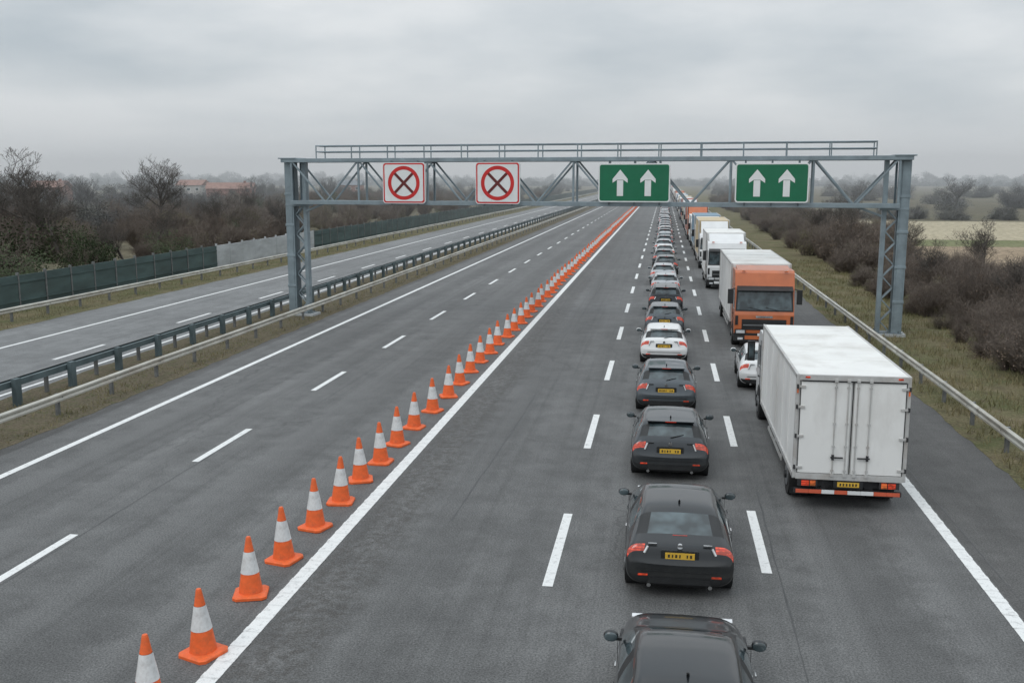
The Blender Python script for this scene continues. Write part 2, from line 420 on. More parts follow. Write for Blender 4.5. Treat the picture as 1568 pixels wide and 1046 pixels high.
def strip(b,x0,z0,x1,z1,w,y,mat):
    d=Vector((x1-x0,z1-z0)).normalized(); nx,nz=-d.y*w/2,d.x*w/2
    poly(b,[(x0+nx,z0+nz),(x1+nx,z1+nz),(x1-nx,z1-nz),(x0-nx,z0-nz)],y,mat)
def closed_sign():
    b=MB(); w,h=2.25,2.04
    slab(b,rrect(w,h,.16),-.03,.08,'white'); slab(b,rrect(w-.08,h-.08,.13),-.036,-.031,'red'); slab(b,rrect(w-.22,h-.22,.1),-.044,-.037,'white')
    ring(b,.66,.84,-.050,'red')
    for a in (45,135):
        c,s_=math.cos(math.radians(a)),math.sin(math.radians(a)); strip(b,-.665*c,-.665*s_,.665*c,.665*s_,.14,-.054 if a==45 else -.058,'black')
    for x in (-.7,.7): b.box((x,.25,0),(.08,.34,2.2),'gantry_d')
    return b
for t in (.2165,.377): closed_sign().obj('lane_closed_sign',onG(t,.80,6.98),ga)
def open_sign(w,h):
    b=MB(); slab(b,rrect(w,h,.14),-.03,.08,'white'); slab(b,rrect(w-.12,h-.12,.1),-.038,-.031,'green')
    for cx in (-.66,.66):
        poly(b,[(cx-.15,-.62),(cx+.15,-.62),(cx+.15,.12),(cx-.15,.12)],-.044,'white')
        poly(b,[(cx-.36,-.0),(cx-.15,.14),(cx+.15,.14),(cx+.36,-.0),(cx+.36,.18),(cx,.62),(cx-.36,.18)],-.048,'white')
    for x in (-1.2,0,1.2): b.box((x,.25,0),(.08,.34,2.1),'gantry_d')
    return b
open_sign(3.4,1.82).obj('lane_open_sign',onG(.598,.80,7.0),ga)
open_sign(3.28,1.80).obj('lane_open_sign',onG(.807,.80,7.0),ga)

# ---------------------------------------------------------------- cones
def cone_mesh():
    b=MB(); pr=[(.21,.055),(.205,.09),(.155,.42),(.155,.421),(.085,.80),(.085,.801),(.045,1.03),(.035,1.06),(.0,1.065)]
    n=20
    mats=['cone','cone','cone','cwhite','cone','cone','cone','cone']
    for i in range(len(pr)-1):
        r0,z0=pr[i];r1,z1=pr[i+1]
        if mats[i]=='cwhite': r0+=.006;r1+=.006
        vs=[(r*math.cos(2*math.pi*k/n),r*math.sin(2*math.pi*k/n),z) for r,z in ((r0,z0),(r1,z1)) for k in range(n)]
        b.add(vs,[(k,(k+1)%n,n+(k+1)%n,n+k) for k in range(n)],mats[i],True)
    def oc(w,c): return [(w-c,w),(-w+c,w),(-w,w-c),(-w,-w+c),(-w+c,-w),(w-c,-w),(w,-w+c),(w,w-c)]
    lv=[(oc(.29,.07),.0),(oc(.29,.07),.045),(oc(.27,.07),.06),(oc(.20,.08),.075)]
    vs=[(x,y,z) for p,z in lv for x,y in p]
    b.add(vs,[(l*8+k,l*8+(k+1)%8,l*8+8+(k+1)%8,l*8+8+k) for l in range(3) for k in range(8)]+[tuple(range(24,32))],'cone')
    return b.mesh('traffic_cone')
cm=cone_mesh()
ys=[9.9,11.6,13.15,15.4,17,18.7,20.4,22,23.6,25.3,27.2,29.3,31.3,33.5,35.7,37.7]
st=2.1
while ys[-1]<330: ys.append(ys[-1]+st); st=min(3.2,st*1.01)
for i,y in enumerate(ys):
    o=place('traffic_cone',cm,(-6.83 if i==2 else -6.85 if i==1 else -7.03+U(-.07,.07),y+U(-.06,.06),.004),U(-.5,.5)); o.rotation_euler[0]=U(-.025,.025)
    o.rotation_euler[1]=U(-.025,.025)

# ---------------------------------------------------------------- cars
def car_mesh(kind):
    if kind=='hatch':
        S=[(0,.30,.66,.76,.40,.75,.52,.70,.57,.58),(.05,.22,.76,.87,.44,.86,.60,.78,.66,.68),(.085,.20,.8,.89,.46,.88,.70,.77,.77,.79),(.14,.19,.8,.905,.48,.89,.82,.75,.93,.96),
           (.20,.19,.8,.91,.5,.89,.86,.71,.985,1.01),(.60,.19,.8,.915,.5,.895,.92,.63,1.28,1.33),(.76,.19,.8,.915,.5,.895,.925,.625,1.335,1.40),
           (1.5,.19,.8,.92,.5,.90,.92,.635,1.37,1.44),(1.60,.19,.8,.92,.5,.90,.92,.635,1.37,1.44),(2.25,.19,.8,.915,.5,.895,.91,.62,1.34,1.41),
           (2.95,.19,.8,.91,.5,.885,.88,.71,.97,.99),(3.1,.19,.8,.91,.5,.88,.84,.68,.92,.95),(3.75,.2,.78,.88,.48,.83,.72,.62,.80,.83),(4.05,.22,.7,.80,.45,.75,.60,.55,.66,.68),(4.12,.3,.6,.68,.42,.64,.54,.5,.57,.58)]
    elif kind=='saloon':
        S=[(0,.30,.66,.76,.40,.75,.54,.70,.60,.61),(.05,.22,.76,.87,.44,.86,.62,.78,.69,.71),(.085,.20,.8,.89,.46,.88,.72,.78,.81,.83),(.13,.19,.8,.905,.48,.89,.82,.76,.93,.95),
           (.30,.19,.8,.91,.5,.89,.86,.73,.985,1.01),(.90,.19,.8,.915,.5,.895,.91,.62,1.29,1.34),(1.10,.19,.8,.915,.5,.895,.915,.615,1.34,1.40),
           (1.75,.19,.8,.92,.5,.90,.915,.625,1.36,1.425),(1.85,.19,.8,.92,.5,.90,.915,.625,1.36,1.425),(2.45,.19,.8,.915,.5,.895,.91,.61,1.33,1.39),
           (3.15,.19,.8,.91,.5,.885,.88,.71,.97,.99),(3.3,.19,.8,.91,.5,.88,.84,.68,.92,.95),(4.0,.2,.78,.88,.48,.83,.72,.62,.80,.83),(4.35,.22,.7,.80,.45,.75,.60,.55,.66,.68),(4.42,.3,.6,.68,.42,.64,.54,.5,.57,.58)]
    else:
        S=[(0,.34,.66,.78,.44,.77,.58,.72,.64,.65),(.05,.26,.78,.88,.48,.87,.68,.80,.74,.76),(.08,.24,.8,.90,.50,.89,.80,.79,.90,.92),(.12,.23,.8,.92,.52,.90,.92,.77,1.04,1.07),
           (.16,.23,.8,.925,.55,.905,.96,.74,1.09,1.12),(.42,.23,.8,.93,.55,.91,1.02,.68,1.42,1.47),(.58,.23,.8,.93,.55,.91,1.02,.67,1.50,1.56),
           (1.55,.23,.8,.93,.55,.91,1.02,.68,1.54,1.61),(1.65,.23,.8,.93,.55,.91,1.02,.68,1.54,1.61),(2.35,.23,.8,.925,.55,.905,1.01,.66,1.50,1.57),
           (3.0,.23,.8,.92,.55,.90,.98,.75,1.07,1.10),(3.15,.23,.8,.92,.55,.89,.95,.72,1.03,1.06),(3.9,.24,.78,.89,.52,.85,.84,.68,.92,.95),(4.2,.26,.7,.82,.48,.78,.68,.6,.76,.78),(4.28,.34,.6,.7,.44,.68,.6,.55,.64,.65)]
    rg,ws_=4,9
    vs=[];n=12
    for (y,zb,wb,wm,zm,ws,zs,wt,zt,zc) in S:
        half=[(0,zb),(wb,zb),(wm,zm),(ws,zs),(wt,zt),(wt*.88,zt+(zc-zt)*.45),(0,zc)]
        ringp=half+[(-x,z) for x,z in half[5:0:-1]]
        vs+=[(x,y,z) for x,z in ringp]
    fs=[];ms=[]
    def mr(k): return k if k<6 else 11-k
    for i in range(len(S)-1):
        for k in range(n):
            a=i*n+k;b_=i*n+(k+1)%n
            fs.append((a,b_,b_+n,a+n)); sg=mr(k); mt=0
            if sg==5 and i in (rg,ws_): mt=1
            if sg==4 and i in (rg,ws_): mt=2
            if sg==3 and rg+1<=i<=ws_ and i!=7: mt=1
            if sg==3 and i==7: mt=2
            if sg==3 and i==2: mt=3
            if sg==4 and i==2: mt=3
            if sg==0 or (sg==1 and i<1): mt=2
            ms.append(mt)
    for e,o in ((0,0),(1,(len(S)-1)*n)):
        prs=[(0,0),(1,11),(2,10),(3,9),(4,8),(5,7),(6,6)]
        for j in range(6):
            a,a2=prs[j];c,c2=prs[j+1]
            if a==a2: f=[o+a,o+c,o+c2]
            elif c==c2: f=[o+a,o+c,o+a2]
            else: f=[o+a,o+c,o+c2,o+a2]
            if e==0: f=f[::-1]
            fs.append(tuple(f)); ms.append(2 if j<2 else 0)
    V,F=subdiv(vs,fs,ms,3)
    b=MB(); body=PAINT['dark']
    b.mi(body)
    for k,nm in enumerate(['B','glass','trim','lamp']):
        b.add(V,[f for f,m in F if m==k], body if nm=='B' else nm, True)
    Ls=S[-1][0]
    wy=(.78,Ls-.85)
    for s in (-1,1):
        for y in wy:
            b.tube((s*.45,y,.335),(s*.893,y,.335),.375,'trim',24)
            b.tube((s*.68,y,.325),(s*.905,y,.325),.325,'tyre',24)
            b.tube((s*.89,y,.325),(s*.915,y,.325),.215,'rim',16)
            b.tube((s*.89,y,.325),(s*.92,y,.325),.05,'trim',8)
            for q_ in range(5):
                a=q_*2*math.pi/5+.3
                b.tube((s*.917,y+.05*math.cos(a),.325+.05*math.sin(a)),(s*.917,y+.16*math.cos(a),.325+.16*math.sin(a)),.012,'trim',4)
        zy=S[9][0]+.45; zz=S[9][6]+.04
        b.box((s*.92,zy,zz-.03),(.14,.05,.04),'trim')
        def blob(cx,cy,cz,ax,ay,az,mat):
            V2,F2=subdiv([(cx+x*ax,cy+y*ay,cz+z*az) for x in(-1,1) for y in (-1,1) for z in (-1,1)],[(0,1,3,2),(4,6,7,5),(0,4,5,1),(2,3,7,6),(0,2,6,4),(1,5,7,3)],[0]*6,2)
            b.add(V2,[f for f,_ in F2],mat,True)
        blob(s*1.00,zy-.02,zz+.02,.125,.07,.095,body)
        blob(s*1.00,zy-.075,zz+.02,.11,.025,.080,'glass')
        b.box((s*.60,.018,.42),(.16,.03,.035),'lamp')
        b.tube((s*.52,.115,S[3][8]-.03),(s*.58,.075,S[2][8]-.02),.03,'chrome',8)
        for y in (S[7][0]-.35,S[7][0]+.65): b.box((s*.915,y,.80),(.02,.15,.025),'chrome' if kind!='suv' else 'trim')
        b.box((s*.60,Ls-.10,.58),(.30,.12,.10),'head')
        for y in (S[7][0]+.05,S[9][0]+.55,S[6][0]+.0): b.box((s*.908,y,.62),(.006,.012,.50),'trim')
    zp=S[2][8]-.04
    yb=.052
    b.box((0,yb+.012,zp),(.62,.03,.16),'trim')
    b.box((0,yb-.004,zp),(.48,.03,.11),'plate')
    for i in range(7):
        if i==4: continue
        b.box((-.18+i*.06,yb-.021,zp),(.022 if i%2 else .034,.004,.055),'plate_t')
    b.box((0,yb+.015,zp+.085),(.60,.04,.022),'chrome' if kind=='saloon' else 'trim')
    b.tube((0,.125,zp+.16),(0,.085,zp+.15),.045,'chrome',14)
    b.box((0,.008,.50),(1.25,.03,.014),'trim')
    for s in (-1,1): b.box((s*.45,.09,zp+.19),(.14,.05,.016),'chrome')
    b.box((0,-.002,.33),(1.0,.03,.10),'trim')
    for s in (-1,1): b.tube((s*.50,.10,.24),(s*.50,-.01,.24),.035,'chrome',10)
    if kind!='saloon':
        y5,z5=S[5][0],S[5][9]
        b.prism([(y5-.10,z5+.0),(y5-.10,z5+.025),(y5+.15,z5+.055),(y5+.2,z5+.0)],-.54,.54,body)
        b.box((0,y5-.105,z5+.012),(.26,.012,.018),'lamp')
        b.tube((0,S[4][0]+.0,S[4][9]+.02),(.30,S[4][0]+.09,S[4][9]+.075),.010,'trim',5)
    else:
        b.box((0,S[4][0]+.05,S[4][9]+.02),(.24,.03,.02),'lamp')
    y6=S[6][0]; b.tube((0,y6+.05,S[6][9]-.01),(0,y6-.04,S[6][9]+.05),.022,'trim',6,r2=.008)
    if kind=='suv':
        for s in (-1,1): b.tube((s*.60,.75,1.585),(s*.60,2.2,1.60),.02,'chrome',6)
    return b.mesh('car')
CARS={k:car_mesh(k) for k in('hatch','saloon','suv')}
def car(kind,paint,x,y,rz=0,sc=1):
    o=place('car',CARS[kind],(x,y,0),rz,(sc,1,1))
    o.material_slots[0].link='OBJECT'; o.material_slots[0].material=PAINT[paint]
    return o
car('saloon','black',.42,9.9)
car('saloon','black',.42,16.3,.01,1.05)
car('hatch','dark',.29,23.1,0,1.04)
car('hatch','grey',.20,30.0,0,1.03)
car('hatch','white',.13,38.2,.01,1.02)
car('hatch','grey',.15,45.2)
car('suv','dark',.2,52.2)
car('hatch','silver',.2,60.5)
car('hatch','white',3.58,33.8,-.03)
y=67.5;pal=['dark','grey','silver','silver','white','dark','blue','grey','silver','silver','white']
for c in ('silver','dark','grey','white','silver','grey','silver','dark','white'): car(random.choice(['hatch','hatch','saloon','suv']),c,.15+U(-.15,.15),y); y+=U(6.2,7.6)
while y<560:
    car(random.choice(['hatch','hatch','saloon','suv']),random.choice(pal),.15+U(-.15,.15),y); y+=U(6.2,8)

# ---------------------------------------------------------------- lorries
def lorry_mesh(L_=7.4,W=2.36,H=3.02,zb=.72,box='box',cab='labwhite',cabH=2.65,roof='boxroof'):
    b=MB(); hw=W/2
    b.box((0,L_/2,(zb+H)/2),(W-.04,L_-.04,H-zb-.04),box)
    b.box((0,L_/2,H-.005),(W-.02,L_-.06,.03),roof)
    for s in (-1,1):
        b.box((s*(hw-.02),L_/2,H-.03),(.06,L_,.09),'boxframe'); b.box((s*(hw-.02),L_/2,zb+.04),(.06,L_,.11),'boxframe')
        for y in (.03,L_-.03): b.box((s*(hw-.03),y,(zb+H)/2),(.08,.08,H-zb),'boxframe')
        k=int(L_/1.2)
        for i in range(1,k): b.box((s*(hw-.018),L_*i/k,(zb+H)/2),(.012,.035,H-zb-.2),box)
    b.box((0,.0,H-.05),(W-.12,.08,.12),'boxframe'); b.box((0,-.046,H-.12),(W-.2,.012,.03),'trim'); b.box((0,.0,zb+.05),(W-.12,.09,.13),'boxframe')
    for s in (-1,1): b.box((s*(hw-.22),-.045,H-.04),(.10,.02,.04),'lamp'); b.box((s*(hw-.025),-.02,H-.35),(.03,.03,.10),'lampo')
    k=int(L_/1.8)
    for i in range(1,k): b.box((0,L_*i/k,H+.012),(W-.12,.02,.006),roof)
    dh=H-zb-.26; zc=(H+zb)/2
    for s in (-1,1):
        b.box((s*(hw/2-.03),-.005,zc),(hw-.13,.05,dh),box)
        b.box((s*(hw-.085),-.032,zc),(.014,.012,dh),'trim')
        for fx in (.10,.36):
            x=s*fx; b.tube((x,-.055,zb+.14),(x,-.055,H-.14),.013,'boxframe',8)
            for z in (zb+.2,zb+.75,zc+.1,H-.25): b.box((x,-.045,z),(.06,.04,.04),'boxframe')
            b.box((x,-.05,zb+.10),(.07,.06,.06),'boxframe'); b.box((x,-.05,H-.10),(.07,.06,.06),'boxframe')
        b.box((s*.28,-.075,zb+.50),(.26,.03,.028),'chassis'); b.box((s*.36,-.06,zb+.50),(.05,.04,.12),'chassis')
        for z in (zb+.25,zb+.95,zb+1.6,H-.25): b.box((s*(hw-.10),-.04,z),(.17,.04,.05),'boxframe'); b.box((s*(hw-.02),-.05,z),(.04,.05,.09),'chassis')
    b.box((0,-.035,zc),(.022,.01,dh),'trim')
    for s in (-1,1):
        b.box((s*.42,L_/2,zb-.14),(.10,L_-.2,.2),'chassis')
    for y in (.3,1.5,3,4.5): 
        if y<L_: b.box((0,y,zb-.06),(W-.2,.12,.10),'chassis')
    b.box((0,.05,.42),(W-.1,.09,.10),'chassis')
    for i in range(8):
        x=-(W-.16)/2+(i+.5)*(W-.16)/8; b.box((x,-.0,.42),((W-.16)/8-.004,.02,.085),'redwhite' if i in(0,1,6,7,3) else 'white')
    for s in (-1,1):
        b.box((s*.5,.15,.55),(.09,.12,.3),'chassis')
        b.box((s*(hw-.32),-.0,zb-.10),(.42,.07,.16),'chassis')
        b.box((s*(hw-.27),-.042,zb-.10),(.16,.02,.12),'lamp'); b.box((s*(hw-.43),-.042,zb-.10),(.12,.02,.12),'lampo')
        b.box((s*(hw-.25),.75,.36),(.40,.02,.5),'trim')
        for z in (.42,.62): b.box((s*(hw-.06),L_*.55,z),(.03,L_*.42,.09),'boxframe')
        for y in (L_*.36,L_*.55,L_*.74): b.box((s*(hw-.08),y,.6),(.03,.05,.4),'boxframe')
    b.box((0,-.02,zb-.11),(.62,.03,.18),'trim'); b.box((0,-.04,zb-.11),(.46,.02,.105),'plate')
    for i in range(6): b.box((-.165+i*.066,-.052,zb-.11),(.035,.004,.06),'plate_t')
    b.box((0,.12,zb-.10),(W-.3,.05,.20),'chassis')
    b.box((.0,L_*.62,.5),(1.5,.9,.42),'chassis')
    y0=L_+.12; y1=y0+1.95
    for y,dbl in ((1.15,True),(y0+.95,False)):
        for s in (-1,1):
            b.tube((s*(hw-.34 if not dbl else hw-.58),y,.45),(s*(hw-.03),y,.45),.45,'tyre',24)
            b.tube((s*(hw-.05),y,.45),(s*(hw-.015),y,.45),.25,'rim',16); b.tube((s*(hw-.05),y,.45),(s*(hw+.03),y,.45),.09,'trim',10)
            if dbl: b.box((s*(hw-.25),y,.98 if zb>.98 else zb-.02),(.5,1.1,.03),'trim')
    c=hw-.06
    w0=1.50 if cabH<2.8 else 1.62; w1=min(cabH-.42,w0+.92)
    prof=[(y0,.55),(y1-.0,.55),(y1+.03,.75),(y1+.03,w0-.18),(y1-.02,w0-.03),(y1-.20,w1+.02),(y1-.42,cabH-.10),(y1-.60,cabH),(y0,cabH)]
    b.prism(prof,-c,c,cab)
    for s in (-1,1):
        b.tube((s*(c-.3),y0+.95,.50),(s*(c+.012),y0+.95,.50),.53,'trim',20)
    b.box((0,y1-.02,.48),(2*c+.02,.22,.34),'trim'); b.box((0,y1+.092,.47),(2*c-.9,.03,.16),cab)
    for s in (-1,1):
        b.box((s*(c-.26),y1+.06,.72),(.44,.10,.20),'trim'); b.box((s*(c-.26),y1+.112,.72),(.36,.03,.13),'head'); b.box((s*(c-.26),y1+.10,.42),(.22,.04,.1),'head')
        b.box((s*(c-.09),y1+.03,w0-.42),(.12,.05,.40),'trim')
    b.box((0,y1+.035,1.02),(2*c-.62,.03,w0-1.16),'trim')
    nb=4
    for i in range(nb):
        z=.84+i*(w0-1.3)/(nb-1)*.98; b.box((0,y1+.06,z),(2*c-.70,.04,.030),'chassis')
    b.box((0,y1+.056,w0-.62),(2*c-.74,.035,.035),'rim'); b.box((0,y1+.115,.60),(.52,.02,.11),'white')
    b.box((0,y1+.048,w0-.26),(.7,.02,.09),'chrome')
    def wq(z0_,z1_,x,mat,off):
        f=lambda z:(y1-.02)+(-.18)*(z-(w0-.03))/(w1+.05-w0)
        b.add([(-x,f(z0_)+off,z0_),(x,f(z0_)+off,z0_),(x*.96,f(z1_)+off,z1_),(-x*.96,f(z1_)+off,z1_)],[(0,1,2,3)],mat)
    wq(w0-.03,w1+.02,c-.03,'trim',.012); wq(w0+.03,w1-.06,c-.10,'glass',.02)
    for x in (-.6,.1): b.tube((x,y1+.02,w0+.02),(x+.55,y1-.0,w0+.14),.012,'trim',5)
    b.prism([(y1-.24,w1+.04),(y1+.10,w1-.08),(y1+.11,w1-.04),(y1-.22,w1+.12)],-c+.08,c-.08,'trim')
    for s in (-1,1):
        xs=s*(c+.006)
        b.add([(xs,y0+.95,w0+.02),(xs,y1-.18,w0-.05),(xs,y1-.34,w1-.05),(xs,y0+.95,w1)],[(0,1,2,3)],'glass')
        b.box((s*(c+.03),y0+1.05,w0-.22),(.03,.16,.04),'trim')
        b.box((s*(c+.004),y0+.88,1.6),(.02,.02,1.6),'trim')
        b.tube((s*c,y1-.25,w1),(s*(c+.20),y1-.05,w1-.02),.02,'trim',6)
        b.box((s*(c+.20),y1-.05,w1-.32),(.22,.13,.62),'trim'); b.box((s*(c+.20),y1-.122,w1-.32),(.15,.012,.44),'glass')
        b.box((s*(c-.03),y0+1.4,.45),(.12,.5,.08),'trim')
        b.box((s*(c-.35),y1-.40,cabH-.02),(.16,.10,.05),'lampo')
    b.box((0,y0-.03,1.6),(1.9,.1,1.6),'trim')
    if cabH<H-.15:
        b.prism([(y0+.02,cabH+.001),(y0+1.15,cabH+.001),(y0+.25,H-.06),(y0+.02,H-.04)],-c+.12,c-.12,cab)
    return b.mesh('lorry')
place('box_lorry',lorry_mesh(),(4.12,21.5,0),0,bevel=.012)
def facing(name,x,ynear,me,tot): 
    return place(name,me,(x,ynear+tot,0),math.pi,bevel=.02)
facing('box_lorry',4.35,42.7,lorry_mesh(9.0,2.6,3.45,.85,'box','laborange',3.3),9.0+2.1)
facing('box_lorry',4.15,65.5,lorry_mesh(5.5,2.6,3.6,.8,'box','labwhite',3.1),7.6)
facing('box_lorry',4.1,80.5,lorry_mesh(8,2.5,3.8,.85,'boxtan','labwhite',2.8,roof='boxtan'),10)
y=94.
for bx,cb,l,h in (('boxblue','labwhite',8,3.7),('box','labwhite',6,3.2),('boxred','laborange',9,3.9),('boxgrey','cabblue',8,3.6),('boxtan','labwhite',7,3.5),('boxred','labwhite',9,3.9),('box','cabblue',8,3.7)):
    facing('box_lorry',4.05+U(-.1,.1),y,lorry_mesh(l,2.5,h,.85,bx,cb,2.9,roof=bx),l+2.1); y+=l+2.1+U(3,6)
while y<520:
    if R()<.5: car(random.choice(['hatch','suv']),random.choice(pal),4.0,y); y+=U(7,9)
    else:
        facing('box_lorry',4.05,y,bpy.data.objects['box_lorry.%03d'%random.randint(2,6)].data,10); y+=14

# ---------------------------------------------------------------- vegetation
def tree_mesh(h,seed,bark='bark',levels=6,spread=.55,rk=1):
    rnd=random.Random(seed); b=MB()
    def br(p,d,l,r,lev):
        seg=3 if lev<2 else 2; q_=p; dd=d
        for i in range(seg):
            dd=(dd+Vector((rnd.uniform(-1,1),rnd.uniform(-1,1),rnd.uniform(-.3,.7)))*.14).normalized()
            q2=q_+dd*l/seg; r2=r*(1-.35/seg) 
            b.tube(q_,q2,r,bark,5 if lev<2 else 3,r2=r2,caps=False); r=r2
            if lev>=levels: q_=q2; continue
            if i<seg-1 and lev>0 or (lev==0 and i>0):
                for _ in range(1 if lev else 2):
                    s=Vector((rnd.uniform(-1,1),rnd.uniform(-1,1),rnd.uniform(-.1,.5))).normalized()
                    br(q2,(dd*.45+s*.9).normalized(),l*rnd.uniform(.45,.65),r*.5,lev+1)
            q_=q2
        if lev<levels:
            for _ in range(3 if lev<4 else 2):
                s=Vector((rnd.uniform(-1,1),rnd.uniform(-1,1),rnd.uniform(-.2,.6))).normalized()
                br(q_,(dd*.75+s*spread*1.2).normalized(),l*rnd.uniform(.58,.78),max(r*.68,.012*rk),lev+1)
    br(Vector((0,0,-.1)),Vector((0,0,1)),h*.30,h*.022*rk,0)
    mz=max(v[2] for v in b.v); k=h/mz
    b.v=[(x*k,y*k,z*k) for x,y,z in b.v]
    return b.mesh('bare_tree')
def bush_mesh(seed,leaf,nleaf=4500,size=.13,stems=150,R0=2.0,H0=3.2,twig='twig',low=False):
    rnd=random.Random(seed); b=MB()
    clumps=[]; nc=24 if low else 16
    for i in range(nc):
        a=rnd.uniform(0,6.28); rr=R0*math.sqrt(rnd.random())*.85
        top=H0*(1-.45*(rr/R0)**2); z=rnd.uniform(.0 if low else .15,.82)*top
        if low and i<10: z=rnd.uniform(.05,.3)*H0
        clumps.append((rr*math.cos(a),rr*math.sin(a),z,rnd.uniform(.35,.75)*(1.15 if low else 1)))
    k=b.mi(leaf)
    for i in range(nleaf):
        c=clumps[i%nc]; d=Vector((rnd.gauss(0,1),rnd.gauss(0,1),rnd.gauss(0,1))).normalized()*c[3]*rnd.random()**.4*1.15
        p=Vector(c[:3])+d
        if p.z<0: p.z=abs(p.z)*.5
        u=Vector((rnd.gauss(0,1),rnd.gauss(0,1),rnd.gauss(0,1))).normalized(); w=u.orthogonal().normalized(); s=size*rnd.uniform(.5,1.3)
        o=len(b.v); b.v+=[tuple(p-u*s*.5),tuple(p+w*s*.3),tuple(p+u*s*.5),tuple(p-w*s*.3)]; b.f.append((o,o+1,o+2,o+3)); b.m.append(k); b.sm.append(False)
    for i in range(stems):
        c=clumps[rnd.randrange(nc)]; p=Vector((c[0]*.4,c[1]*.4,0)); e=Vector(c[:3])+Vector((rnd.gauss(0,.35),rnd.gauss(0,.35),rnd.gauss(0,.3)+c[3]))
        m_=(p+e)/2+Vector((rnd.gauss(0,.15),rnd.gauss(0,.15),.1))
        b.tube(p,m_,.022,twig,3,r2=.015,caps=False); b.tube(m_,e,.015,twig,3,r2=.005,caps=False)
        for _ in range(4):
            t=rnd.uniform(.2,1); s0=m_.lerp(e,t); b.tube(s0,s0+Vector((rnd.gauss(0,.3),rnd.gauss(0,.3),rnd.uniform(.05,.6))),.009,twig,3,r2=.004,caps=False)
    return b.mesh('bush')
BG=[bush_mesh(1,'leaf_g',5000,.14,60,low=True),bush_mesh(2,'leaf_g',5000,.14,60,low=True)]
BO=[bush_mesh(3,'leaf_o',2600,.11,260),bush_mesh(4,'leaf_o',2600,.11,260,low=True)]
BB=[bush_mesh(5,'leaf_b',1500,.10,420),bush_mesh(6,'leaf_b',1000,.10,460),bush_mesh(8,'leaf_b',2200,.10,340,low=True)]
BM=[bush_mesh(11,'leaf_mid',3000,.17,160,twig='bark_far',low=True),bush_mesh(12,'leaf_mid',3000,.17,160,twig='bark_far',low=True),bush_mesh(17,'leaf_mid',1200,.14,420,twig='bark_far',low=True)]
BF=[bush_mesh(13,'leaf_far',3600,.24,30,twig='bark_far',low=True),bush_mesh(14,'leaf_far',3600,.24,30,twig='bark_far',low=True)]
def put(par,lst,x,y,s,sz=None):
    sz=sz or s*U(.8,1.15)
    place('bush',random.choice(lst),(x,y,-.05),U(0,6.28),(s*U(.85,1.2),s*U(.85,1.2),sz),par)
P=empty('roadside_shrubs')
for i in range(380):
    y=18+R()**1.3*330; x=-38.5-R()**.8*(26+y*.16)
    d=-38-x
    r=R(); l=BG if r<.14 else BO if r<.48 else BB
    s=U(.5,.95)+min(d,24)*.020
    put(P,l,x,y,s)
for x,y,s in ((-43,58,1.35),(-46,63,1.5),(-41,50,1.0),(-48,55,1.5),(-44,70,1.2),(-52,80,1.5),(-60,75,1.6)): put(P,BG,x,y,s)
for i in range(240):
    y=30+R()**1.2*300; x=13.4+R()**1.1*(5+min(y,200)*.05)
    if 40<y<56: x+=1.0
    l=BG if R()<.05 else BO if R()<.4 else BB
    put(P,l,x+ (0 if y<150 else 1),y,U(.35,.75) if y<80 else U(.5,1.0))
for i in range(150):
    x=13.2+R()**1.3*14
    put(P,BB+BO,x,25+R()*45,U(.3,.6) if x<16 else U(.45,.85))
for x,y,s in ((16,88,1.2),(18,95,1.3),(15.5,80,1.0),(20,104,1.3),(17,112,1.2),(17.5,75,1.1),(17,58,.95),(19,54,1.0),(16.5,64,.9)): put(P,BB,x,y,s)
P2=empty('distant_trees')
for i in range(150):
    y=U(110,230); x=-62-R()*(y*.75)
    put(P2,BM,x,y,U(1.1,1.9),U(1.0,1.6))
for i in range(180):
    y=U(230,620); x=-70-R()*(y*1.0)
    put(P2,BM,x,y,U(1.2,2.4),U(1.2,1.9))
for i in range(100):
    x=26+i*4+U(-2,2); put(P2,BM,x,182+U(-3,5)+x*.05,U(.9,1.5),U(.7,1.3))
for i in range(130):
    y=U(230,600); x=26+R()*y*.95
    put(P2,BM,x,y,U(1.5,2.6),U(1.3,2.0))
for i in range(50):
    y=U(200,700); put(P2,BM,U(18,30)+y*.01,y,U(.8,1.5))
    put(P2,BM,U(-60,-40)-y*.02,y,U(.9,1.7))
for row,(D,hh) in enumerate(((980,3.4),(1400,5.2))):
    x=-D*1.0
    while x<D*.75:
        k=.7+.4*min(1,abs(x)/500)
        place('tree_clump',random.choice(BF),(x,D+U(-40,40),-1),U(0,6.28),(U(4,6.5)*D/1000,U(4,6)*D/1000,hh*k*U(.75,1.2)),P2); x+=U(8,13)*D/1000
T=[tree_mesh(10,s) for s in (21,22,23)]
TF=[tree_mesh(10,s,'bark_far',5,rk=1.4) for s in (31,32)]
for x,y,s,k in ((-60,86,1.02,0),(-53,80,.75,1),(-65,120,1.04,2),(-72,95,.8,1),(-68,88,.8,2),(17.5,92,.5,1),(19.5,84,.42,2),(16.8,64,.36,0),(17,110,.5,0),(21,125,.55,1),(15.5,42,.30,2),(-45,45,.5,2),(-50,105,.6,0),(-56,70,.55,1),(-48,88,.5,2),(-62,140,.65,0),(-52,130,.5,1),(17,52,.38,1),(22,72,.45,0),(-42,72,.42,1),(-44,110,.45,2),(24,60,.45,2),(15.2,36,.28,0),(18,48,.35,2)):
    place('bare_tree',T[k],(x,y,0),U(0,6.28),(s,s,s))
